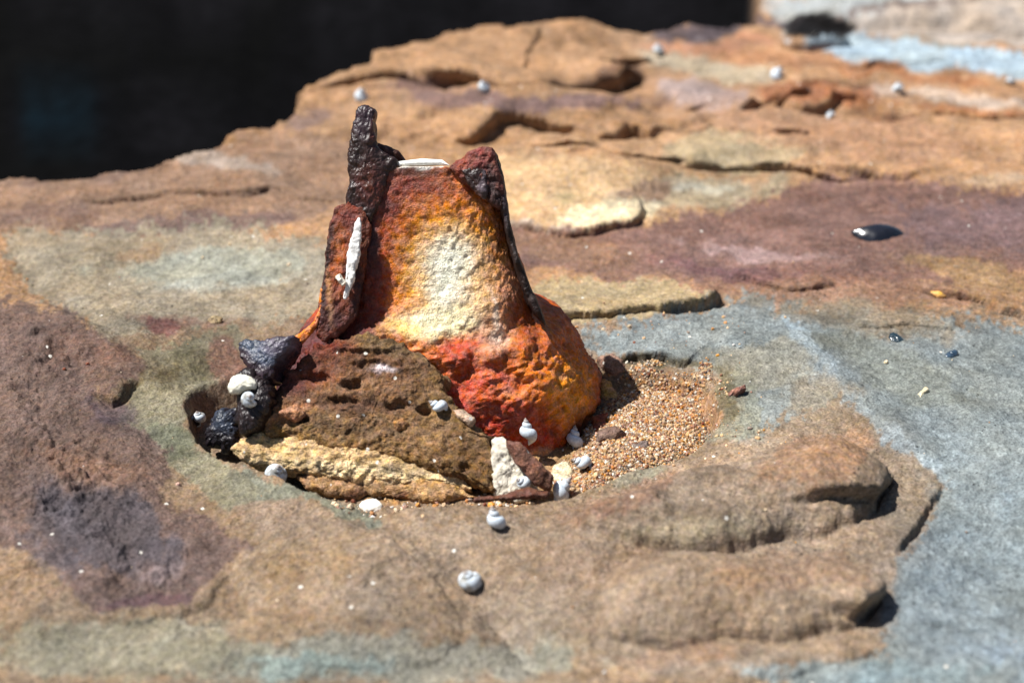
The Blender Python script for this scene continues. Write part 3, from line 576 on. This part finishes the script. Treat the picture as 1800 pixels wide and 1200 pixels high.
slab('side_flange', [(588, 368), (612, 350), (640, 362), (654, 400), (648, 450), (640, 500), (628, 550), (606, 584), (572, 600), (556, 592), (560, 555), (567, 500), (572, 440), (580, 385)], *fpl(600, 450, .001), .003, .016, M_rust,
     [('e', 575, 470, 5, 110, -3, (44, 26, 22), .9, .3), ('e', 600, 450, 12, 60, 4, (176, 92, 34), .8, .2), ('e', 626, 470, 8, 90, 4, (58, 34, 34), .9, .3), ('e', 604, 375, 22, 26, 0, (128, 54, 34), .9, .3), ('e', 590, 560, 26, 26, 0, (92, 54, 52), .9, .3), ('e', 584, 520, 5, 40, 0, (206, 150, 96), .6, .2)],
     (122, 60, 38), stump, seed=12., na=280, nr=50, lump=.0012, rough=.0007, pf=.25, jag=.02, ctr=(600, 470))
sweep('orange_rim', [(567, 505), (565, 545), (556, 568), (538, 588), (520, 604), (505, 624)], [3, 5, 6, 7, 6, 3], [.002, .003, .003, .003, .003, .002], fpl(560, 560, .001), M_rust, [], (232, 128, 40), stump, lump=.0008, rough=.0005, nl=120, seed=41.)
sweep('white_streak', [(631, 382), (627, 420), (621, 455), (614, 490), (606, 527)], [3, 8, 10, 8, 4], [.001, .002, .002, .002, .001], fpl(618, 450, .0072), M_white, [], (252, 250, 244), stump, lump=.0012, rough=.0006, seed=14., nl=90)  # white strip down the left of the face
sweep('white_streak', [(592, 484), (598, 492), (606, 500)], [5, 5, 4], [.002, .003, .002], fpl(598, 490, .009), M_white, [], (248, 238, 218), stump, lump=.001, nl=40, seed=15.)  # short white strip beside the long one
_m = (np.sin(th) > .55) & (topx(B[-1])[0] > 676) & (topx(B[-1])[0] < 800)
_r = B[-1][_m]; _r = _r[np.argsort(_r[:, 0])][::6]
def world_rope(name, pts, rad, mat, c, parent, na=14, seed=0., flat=.6):
    T = np.gradient(pts, axis=0); T /= np.linalg.norm(T, axis=1, keepdims=True); up = np.array([0, 0, 1.]); b = np.cross(T, up); b /= np.linalg.norm(b, axis=1, keepdims=True); m = np.cross(b, T)
    a = np.linspace(0, 2*math.pi, na, endpoint=False); k = np.interp(np.linspace(0, 1, len(pts)), [0, .06, .94, 1], [.05, 1, 1, .05])[:, None, None]
    Pn = pts[:, None]+(b[:, None]*np.cos(a)[None, :, None]+m[:, None]*np.sin(a)[None, :, None]*flat)*rad*k*(1+.6*fbm(pts, 1/.006, 4, .6, 0, seed))[:, None, None]
    Pn = Pn+.0005*fbm(Pn, 1/.002, 3, .6, 1)[..., None]
    return mesh(name, Pn, gridfaces(len(pts), na, True), mat, np.tile(alb(c), (Pn.shape[0]*na, 1)), parent)
world_rope('white_rim', _r+np.array([0, .003, .001]), .0017, M_white, (252, 250, 240), stump, seed=5., flat=.8)  # white bead along the front rim
# corroded flange and black crust running down to the left
pb = (G(np.array(450.), np.array(700.), .02), np.array([-.25, -.75, .62])/np.linalg.norm([-.25, -.75, .62]))
bz = [('e', 445, 607, 26, 14, 0, (60, 74, 92), .9, .4), ('e', 470, 625, 26, 14, 0, (72, 84, 104), .8, .3), ('e', 395, 735, 14, 26, 20, (56, 66, 84), .8, .3), ('e', 500, 605, 40, 14, 0, (98, 92, 108), .8, .3)]
slab('base_flange', [(424, 606), (436, 598), (465, 598), (500, 594), (520, 592), (508, 616), (490, 636), (480, 664), (466, 672), (452, 660), (436, 644), (426, 626)], *pb, .004, .02, M_black, bz, (54, 40, 48), stump, lump=.001, rough=.0006, seed=20., jag=.08, ctr=(465, 628), pf=.3)
slab('black_crust', [(418, 660), (440, 652), (470, 668), (478, 700), (466, 735), (450, 760), (428, 765), (412, 740), (418, 700)], pb[0]+pb[1]*.002, pb[1], .005, .02, M_black, bz, (34, 22, 22), stump, lump=.0018, rough=.0006, seed=21., jag=.15)
pb2 = (G(np.array(390.), np.array(770.), -.008), np.array([-.2, -.75, .62])/np.linalg.norm([-.2, -.75, .62]))
slab('black_crust', [(375, 740), (395, 722), (420, 718), (428, 745), (418, 785), (400, 795), (365, 782), (360, 765)], *pb2, .006, .01, M_black, bz, (32, 26, 30), stump, lump=.0018, rough=.0006, seed=22., jag=.15)

for _c in list(stump.children):
    if _c.name.startswith(('base_flange', 'black_crust')): addtree(_c)

# ---------------------------------------------------------------- sandstone packed against the iron
A0 = G(np.array(700.), np.array(872.), FLOOR); n1 = np.array([-.06, -.70, .70]); n1 /= np.linalg.norm(n1)
bzn = [('e', 640, 800, 220, 30, -8, (150, 112, 66), .8, .3), ('e', 720, 760, 160, 40, -10, (140, 106, 72), .8, .3), ('e', 650, 680, 120, 44, 0, (124, 88, 62), .8, .3), ('e', 560, 640, 60, 30, 20, (150, 66, 40), .8, .3), ('e', 505, 665, 34, 40, 30, (84, 46, 46), .9, .2), ('e', 560, 620, 50, 26, 20, (110, 48, 38), .9, .3), ('e', 640, 640, 110, 22, 0, (104, 72, 52), .8, .3), ('e', 590, 745, 120, 14, -8, (92, 70, 52), .6, .2),
       ('e', 520, 722, 40, 14, 20, (178, 124, 86), .8, .3), ('e', 700, 610, 60, 14, -12, (110, 86, 60), .9, .3), ('e', 820, 820, 50, 40, 0, (112, 80, 46), .8, .3), ('e', 670, 650, 18, 6, 0, (206, 190, 190), .9, .4), ('e', 600, 700, 60, 10, -6, (82, 56, 40), .7, .3), ('e', 620, 715, 90, 9, -6, (92, 64, 54), .6, .3)]
blk = slab('sandstone_block', [(455, 750), (490, 700), (500, 655), (535, 622), (580, 598), (640, 586), (690, 598), (730, 630), (775, 652), (780, 695), (820, 735), (865, 770), (880, 810), (868, 866), (800, 842), (700, 812), (600, 794), (500, 776), (440, 770)],
     A0+n1*.004, n1, .007, .03, M_block, bzn, (126, 98, 62), None, na=400, nr=110, lump=.0028, rough=.0009, seed=30., pf=.38, jag=.035, ctr=(660, 730), dents=[(618, 676, 16, 9, .006), (600, 704, 26, 7, .004), (700, 712, 22, 8, .004), (532, 738, 14, 6, .005), (650, 640, 30, 6, .003), (560, 660, 20, 8, .004), (745, 720, 12, 8, .004), (820, 820, 10, 10, .003), (640, 612, 60, 6, -.003)])
tag(blk, 'large brown sandstone block with dark pitted face wedged in front of the iron stump', 'rock'); addtree(blk)
n2 = np.array([0, -.62, .78]); n2 /= np.linalg.norm(n2)
s1 = slab('sandstone_slab', [(408, 790), (450, 762), (520, 768), (620, 785), (720, 802), (790, 822), (815, 842), (830, 862), (700, 858), (600, 845), (500, 830), (440, 812)], G(np.array(620.), np.array(850.), FLOOR+.006), n2, .006, .015, M_block,
     [('e', 640, 825, 200, 12, -6, (226, 200, 154), .8, .3)], (208, 172, 122), None, na=340, nr=60, lump=.0026, rough=.0011, seed=31., pf=.35, jag=.02)
tag(s1, 'pale yellow sandstone layer along the foot of the large brown block', 'rock'); addtree(s1)
s2 = slab('sandstone_slab', [(520, 838), (580, 832), (640, 842), (650, 862), (630, 876), (590, 872), (540, 858)], G(np.array(600.), np.array(872.), FLOOR+.001), n2, .004, .01, M_block, [('e', 620, 868, 30, 10, 0, (96, 58, 44), .8, .3)], (170, 130, 90), None, na=160, nr=34, lump=.0016, seed=32., pf=.4, jag=.04)
tag(s2, 'small rounded orange brown sandstone lump left of the white oval shell, under the pale layer', 'rock'); addtree(s2)
s3 = slab('sandstone_slab', [(640, 845), (700, 830), (760, 840), (812, 856), (850, 878), (760, 884), (690, 880), (650, 870)], G(np.array(740.), np.array(880.), FLOOR+.001), n2, .004, .01, M_block, [('e', 700, 872, 26, 8, 0, (110, 66, 48), .8, .3), ('e', 770, 850, 50, 8, -6, (204, 158, 104), .7, .3)], (182, 142, 98), None, na=200, nr=34, lump=.0018, seed=33., pf=.4, jag=.04)
tag(s3, 'flat tan sandstone lump right of the white oval shell at the pocket front', 'rock'); addtree(s3)
nv = np.array([.1, -.8, .55]); nv /= np.linalg.norm(nv)
s4 = slab('pale_stone', [(868, 772), (885, 768), (900, 800), (925, 830), (950, 868), (925, 880), (870, 872), (864, 820)], G(np.array(900.), np.array(872.), FLOOR+.003), nv, .003, .008, M_white,
     [('e', 900, 830, 5, 5, 0, (96, 88, 78), .7, .4), ('e', 880, 850, 4, 4, 0, (90, 84, 78), .7, .4), ('e', 915, 850, 5, 3, 0, (90, 84, 78), .7, .4)], (226, 216, 196), None, na=140, nr=30, lump=.0012, rough=.0008, seed=34., pf=.4, jag=.04)
tag(s4, 'speckled white triangular stone between the brown block and the rusty foot', 'rock'); addtree(s4)
s5 = slab('brown_stone', [(888, 772), (915, 778), (945, 808), (972, 838), (968, 862), (940, 855), (912, 822), (893, 792)], G(np.array(950.), np.array(858.), FLOOR+.010), nv, .004, .006, M_block, [], (124, 86, 70), None, na=120, nr=26, lump=.0014, seed=35., pf=.4, jag=.04)
tag(s5, 'long chocolate brown stone leaning between the speckled white stone and rusty foot', 'rock'); addtree(s5)
pl = (G(np.array(900.), np.array(885.), FLOOR+.013), np.array([0, -.12, .99]))
s6 = sweep('rust_plate', [(832, 880), (862, 876), (900, 871), (935, 867), (965, 870)], [3, 7, 8, 8, 4], [.0008, .0014, .0016, .0016, .001], pl, M_rust, [], (104, 62, 44), None, nl=80, lump=.0007, seed=36.)
tag(s6, 'thin rusty plate edge over the black slot at the pocket front', 'iron scrap'); addtree(s6)

# ---------------------------------------------------------------- loose stones, shells and chips
def stone_at(name, px, mat, base, label, cat, tilt=.3, thick=.5, sink=.35, zones=(), seed=0., lump=.0012, jag=.06, group=None, rough=.0005, na=64, nr=16, pf=.5):
    px = np.asarray(px, float); c = px.mean(0); p, n = hit(*c); n = np.array(n); vdir = -ray(*c); vdir /= np.linalg.norm(vdir)
    n = n*(1-tilt)+vdir*tilt; n /= np.linalg.norm(n)
    wpx = np.ptp(px[:, 0])/2*K*np.linalg.norm(np.array(p)-CAM); t = wpx*thick
    o = slab(name, px, np.array(p)+n*t*(1-sink*2)*.5, n, t, t, mat, list(zones), base, None, na=na, nr=nr, lump=lump, rough=rough, seed=seed, jag=jag, pf=pf)
    return tag(o, label, cat, group)
def oval(u, v, ru, rv, deg=0, k=12, sq=1.):
    a = np.linspace(0, 2*math.pi, k, endpoint=False); r = math.radians(deg); x = ru*np.cos(a); y = rv*np.sin(a)
    return np.stack([u+x*math.cos(r)+y*math.sin(r), v-x*math.sin(r)+y*math.cos(r)], -1)
stones = [
 ('loose_stone', [(1048, 628), (1075, 620), (1098, 632), (1100, 655), (1080, 662), (1060, 652)], (150, 118, 100), 'grey pink stone chip perched at the back of the sand pocket'),
 ('loose_stone', [(1058, 665), (1075, 672), (1085, 700), (1072, 716), (1056, 700)], (212, 160, 96), 'ochre stone chip between the rusty foot and the sand'),
 ('loose_stone', [(1040, 735), (1068, 728), (1062, 752), (1042, 768)], (140, 78, 56), 'reddish stone chip beside the shadow right of the rusty foot'),
 ('loose_stone', [(1050, 762), (1085, 752), (1100, 760), (1080, 774), (1052, 782)], (128, 102, 88), 'flat grey brown stone chip in the sand below the reddish chip'),
 ('loose_stone', [(1112, 782), (1140, 776), (1138, 788), (1116, 794)], (132, 116, 108), 'small grey chip lying at the near edge of the sand'),
 ('loose_stone', [(975, 820), (1000, 812), (1008, 830), (1004, 852), (985, 858), (972, 842)], (214, 196, 160), 'cream crumbly stone left of the tilted snail at the pocket front'),
 ('loose_stone', [(490, 726), (518, 708), (540, 728), (520, 742)], (176, 126, 92), 'small tan wedge of stone on the left of the brown block'),
 ('loose_stone', [(692, 742), (708, 736), (720, 744), (714, 756), (698, 754)], (170, 122, 76), 'small square tan nub on the face of the brown block'),
 ('loose_stone', [(795, 722), (815, 722), (836, 740), (828, 748), (806, 738)], (196, 166, 140), 'pale thin chip on the right shoulder of the brown block'),
 ('loose_stone', [(1276, 694), (1292, 684), (1310, 678), (1312, 686), (1296, 698), (1280, 700)], (142, 100, 86), 'thin purple brown chip on grey rock right of the sand'),
 ('loose_stone', [(364, 562), (378, 556), (392, 562), (388, 572), (370, 572)], (190, 166, 124), 'pale yellow chip on the shelf above left of the black crust'),
 ('shell_chip', [(1612, 694), (1628, 682), (1633, 686), (1618, 700)], (220, 206, 170), 'cream stick shaped shell splinter on the blue grey rock at right'),
 ('shell_chip', [(1636, 512), (1650, 512), (1662, 520), (1650, 523)], (232, 176, 96), 'orange chip beside the crack near the right edge'),
]
for i, (nm, px, c, lb) in enumerate(stones):
    o = stone_at(nm, px, M_block if nm == 'loose_stone' else M_grit, c, lb, 'stone' if nm == 'loose_stone' else 'shell chip', seed=60.+i*3, thick=.55, pf=.3)
px = [(1494, 408), (1510, 401), (1535, 396), (1560, 396), (1582, 403), (1592, 412), (1584, 422), (1560, 428), (1535, 429), (1512, 421)]
stone_at('mussel_shell', px, M_dark, (24, 25, 32), 'glossy black mussel shell lying on the purple slab at right', 'mussel', tilt=.25, thick=.28, lump=.0004, jag=0., rough=.0001, na=80, nr=24, seed=90., pf=.8)
stone_at('dark_pebble', oval(1575, 596, 14, 11, -20), M_dark, (34, 52, 60), 'dark teal pebble on the grey rock below the mussel shell', 'pebble', seed=91., lump=.0008)
stone_at('dark_pebble', oval(1672, 624, 13, 8, 20), M_dark, (54, 74, 92), 'smaller blue pebble right of the dark teal pebble', 'pebble', seed=92., lump=.0008, sink=.5)
stone_at('white_shell', oval(652, 890, 20, 11, 0), M_white, (250, 244, 230), 'white oval shell at the front edge of the pocket', 'shell', seed=93., lump=.0004, jag=.02, tilt=.4)
stone_at('limpet_shell', [(402, 682), (408, 665), (422, 658), (442, 662), (453, 674), (451, 684), (436, 686), (422, 694), (406, 692)], M_shell, (236, 232, 212), 'large white shell on the black crust left of the stump', 'shell', tilt=.6, thick=.6, seed=94., lump=.0006, jag=.02)

# ---------------------------------------------------------------- periwinkles
def snail_mesh(hgt=1.30, tr0=.46, R0=.33, dirt=0.):
    turns = 4.5; nt_, nc = 170, 24; th = np.linspace(0, turns*2*math.pi, nt_); k = .098
    s = np.exp(k*(th-th[-1]))                                   # 1 at the mouth
    R = R0*s; tr = tr0*s; zc = -hgt*s                          # helix radius, tube radius, height below the apex
    fade = ss(0, .12, np.linspace(0, 1, nt_)); P_ = []
    ph = np.linspace(0, 2*math.pi, nc, endpoint=False)
    for i in range(nt_):
        rad = np.array([math.cos(th[i]), math.sin(th[i])]); r = R[i]+tr[i]*np.cos(ph)
        z = zc[i]+tr[i]*1.12*np.sin(ph); r = np.maximum(r, .0)
        P_.append(np.stack([r*rad[0], r*rad[1], z], -1))
    P_ = np.array(P_); 
    P_ = np.concatenate([P_, (P_[-1].mean(0)*.25+P_[-1]*.75)[None]], 0)
    # colour: pale blue white, darker by the suture, greyer apex
    u = np.broadcast_to(np.cos(ph-2.2), (P_.shape[0], nc)); c = np.empty(P_.shape); c[:] = np.array([.52, .58, .63])
    c *= (1-.55*ss(.72, .98, u))[..., None]; ap = ss(.42, .12, np.r_[s, 1.])[:, None, None]; c = c*(1-ap)+np.array([.30, .25, .22])*ap
    band = .5+.5*np.sin(ph*5)[None, :, None]; c *= 1-.08*band
    c = c*(1-.25*np.clip(fbm(P_, 3., 4, .6, 0, hgt*9), -.5, 1.)[..., None]); dk = ss(.1, .5, fbm(P_, 2.2, 4, .6, 1, dirt*7+hgt))*dirt; c = c*(1-dk[..., None])+np.array([.16, .13, .08])*dk[..., None]
    P_ = P_*(1+.03*fbm(P_, 2.5, 3, .6, 2, hgt))[..., None]
    P_[..., 2] += .8
    return P_, c, gridfaces(P_.shape[0], nc, True, True), P_[-1]
MA = 4.5*2*math.pi
def new_snail(hgt, tr0, R0, dirt):
    SP, SC, SF, mouth = snail_mesh(hgt, tr0, R0, dirt)
    r = bpy.data.objects.new('periwinkle', None); C.objects.link(r)
    sh = mesh('shell', SP*.01, SF, M_shell, SC, r)
    m = mouth*.01; c = m.mean(0); Vv = np.vstack([c+(m-c)*1.0, c[None]]); n = len(m)
    mesh('operculum', Vv, np.array([(i, (i+1) % n, n) for i in range(n)]), M_dark, np.tile([.03, .02, .02], (n+1, 1)), r)
    return r
protos = [new_snail(1.30, .46, .33, .35), new_snail(1.05, .49, .34, .7), new_snail(1.42, .45, .30, .2)]; used_p = set(); cnt = 0
# u, v, width px, apex screen angle (deg, 90=up), lean toward viewer, spin, tint label, stretch
snails = [
 (828, 1030, 40, 110, .7, 20, 1.0, 'round white periwinkle nearest the photo bottom, alone on the brown rock', 1),
 (868, 924, 42, 102, .3, 200, 1.0, 'white pointed periwinkle standing on the rock just below the black slot', 1),
 (996, 864, 36, 50, .2, 120, 1.0, 'pale periwinkle tilted right on the front lip of the pocket', 1),
 (1024, 824, 34, 160, .3, 60, .9, 'blue white periwinkle lying sideways at the near end of the sand', 1),
 (1007, 780, 38, 84, .1, 30, 1.0, 'white pointed periwinkle at the bottom right corner of the rusty foot', 1),
 (921, 744, 34, 96, .1, 300, 1.0, 'white periwinkle clinging to the red rust of the foot', 1),
 (768, 712, 28, 150, .2, 250, .9, 'small grey periwinkle high on the right of the brown block', 1),
 (916, 852, 28, 150, .8, 10, 1.0, 'small pale periwinkle at the foot of the speckled white stone', 1),
 (490, 824, 40, 60, .9, 150, .75, 'olive and blue periwinkle on the rim left of the pale sandstone layer', 1),
 (441, 706, 27, 60, 2.5, 80, .7, 'small grey coiled periwinkle just below the large white shell', 1),
 (341, 738, 26, 110, .7, 40, .7, 'small bluish periwinkle in the shaded left corner of the pocket', 1),
 (848, 158, 22, 90, .8, 40, 1.0, 'white blurred periwinkle in front of the dark hollow in the back ledge', 1),
 (638, 173, 24, 80, .8, 80, .8, 'pale green grey periwinkle on the shelf just behind the spike tip', 1),
 (1155, 93, 22, 90, .8, 120, 1.0, 'white blurred periwinkle at the right end of the top slab', 1),
 (1371, 136, 24, 60, .8, 160, .95, 'blurred pale periwinkle above the oval hollow at upper right', 1),
 (1578, 161, 20, 90, .8, 200, .8, 'faint pink periwinkle on pale rock far right back', 1),
 (1460, 207, 16, 90, .8, 240, .7, 'small faint periwinkle on brown rock below the oval hollow', 1),
 (1773, 146, 16, 90, .8, 280, .8, 'faint grey periwinkle near the right edge of the back shelf', 1),
 (1225, 738, 9, 90, .5, 0, .9, 'tiny white periwinkle at the right edge of the sand', 0),
]
for (u, v, wpx, ang, lean, spin, tint, lb, on) in snails:
    if not on: continue
    p, n = hit(u, v); D = (p-Vector(CAM)).length; size = wpx*K*D/1.32          # shell is ~1.9 units wide
    kind_ = 1 if wpx in (27, 26, 40) else (2 if lean < .5 else 0); proto = protos[kind_]
    if kind_ not in used_p: o = proto; used_p.add(kind_)
    else:
        o = proto.copy(); C.objects.link(o)
        for ch in list(proto.children):
            c = ch.copy(); C.objects.link(c); c.parent = o
    a = math.radians(ang); view = -(p-Vector(CAM)).normalized()
    ax = (Vector(RT)*math.cos(a)+Vector(UP)*math.sin(a)+view*lean).normalized()
    xx = -(n-ax*n.dot(ax)); xx = xx.normalized() if xx.length > .2 else ax.orthogonal().normalized(); yx = ax.cross(xx)
    Q = Matrix((xx, yx, ax)).transposed() @ Matrix.Rotation(-MA+math.radians(spin % 50-25), 3, 'Z')
    s = size*100
    o.matrix_world = Matrix.Translation(p+n*size*.5+view*size*(.45 if 900 < u < 1030 else .12)) @ Q.to_4x4() @ Matrix.Diagonal((s*random.uniform(.93, 1.07), s*random.uniform(.93, 1.07), s*random.uniform(.92, 1.08), 1))
    tag(o, lb, 'snail', 'pale periwinkle snails on the rock')

# ---------------------------------------------------------------- coarse shell sand in the pocket and grit strewn over the shelf
def grains(name, pts, sizes, cols, label):
    phi = (1+5**.5)/2
    I = np.array([(-1, phi, 0), (1, phi, 0), (-1, -phi, 0), (1, -phi, 0), (0, -1, phi), (0, 1, phi), (0, -1, -phi), (0, 1, -phi), (phi, 0, -1), (phi, 0, 1), (-phi, 0, -1), (-phi, 0, 1)])/1.9
    If = np.array([(0, 11, 5), (0, 5, 1), (0, 1, 7), (0, 7, 10), (0, 10, 11), (1, 5, 9), (5, 11, 4), (11, 10, 2), (10, 7, 6), (7, 1, 8), (3, 9, 4), (3, 4, 2), (3, 2, 6), (3, 6, 8), (3, 8, 9), (4, 9, 5), (2, 4, 11), (6, 2, 10), (8, 6, 7), (9, 8, 1)])
    n = len(pts); Vs = I[None]*(1+.35*(RS.rand(n, 12, 1)-.5))*(1+.5*(RS.rand(n, 1, 3)-.5))
    qn = RS.randn(n, 4); qn /= np.linalg.norm(qn, axis=1, keepdims=True); w_, x, y, z = qn.T
    R_ = np.stack([1-2*(y*y+z*z), 2*(x*y-z*w_), 2*(x*z+y*w_), 2*(x*y+z*w_), 1-2*(x*x+z*z), 2*(y*z-x*w_), 2*(x*z-y*w_), 2*(y*z+x*w_), 1-2*(x*x+y*y)], -1).reshape(n, 3, 3)
    Vs = np.einsum('nij,nkj->nki', R_, Vs)*sizes[:, None, None]+pts[:, None]
    f = (If[None]+12*np.arange(n)[:, None, None]).reshape(-1, 3)
    return tag(mesh(name, Vs, f, M_grit, np.repeat(cols, 12, 0), smooth=False), label, None, kind='stuff')
pal = np.array([alb(c) for c in [(226, 186, 140), (240, 214, 178), (206, 146, 86), (250, 246, 238), (184, 140, 120), (150, 132, 118), (222, 150, 60), (130, 70, 44), (92, 84, 82), (210, 170, 150)]])
pw = np.array([.22, .2, .14, .12, .1, .07, .05, .04, .02, .04]); pw /= pw.sum()
def scatter(poly_px, n, smin, smax, zest, clearance=.3):
    L = g2(poly_px, zest); lo, hi = L.min(0), L.max(0); q_ = lo-.006+(hi-lo+.012)*RS.rand(int(n*2.8), 2); q_ = q_[d_poly(q_+.012*fbm(q_, 60, 3)[:, None], L)+.005*RS.randn(len(q_)) > 0][:n]
    s = smin+(smax-smin)*RS.rand(len(q_))**4*1.6; z = np.array([zat(*a) for a in q_])
    return np.column_stack([q_, z+s*clearance]), s
sp_ = [(1040, 768), (1075, 700), (1110, 664), (1170, 656), (1236, 690), (1260, 735), (1225, 782), (1130, 815), (1050, 852), (1000, 856), (1010, 800)]
pts, s = scatter(sp_, 19000, .00024, .0007, -.008, .3)
o = grains('coarse_sand', pts, s, pal[RS.choice(len(pal), len(pts), p=pw)]*(.45+.5*RS.rand(len(pts), 1))*np.array([1., .93, .82]), 'coarse orange and cream shell sand filling the right of the pocket'); o['category'] = 'sand'
A = [scatter([(1000, 560), (1250, 540), (1330, 600), (1290, 700), (1500, 780), (1300, 800), (1100, 830), (1040, 860), (1010, 700)], 260, .0003, .0009, 0),
     scatter([(18, 1190), (18, 420), (560, 440), (1780, 480), (1780, 1190)], 110, .0003, .0009, 0), scatter([(560, 860), (720, 896), (1000, 880), (980, 840), (600, 850)], 500, .0003, .0011, -.012, .4)]
pts = np.vstack([a[0] for a in A]); s = np.concatenate([a[1] for a in A])
o = grains('scattered_grit', pts, s, pal[RS.choice(len(pal), len(pts), p=pw)]*(.7+.5*RS.rand(len(pts), 1)), 'scattered pale grit and shell specks lying over the rock shelf'); o['category'] = 'grit'
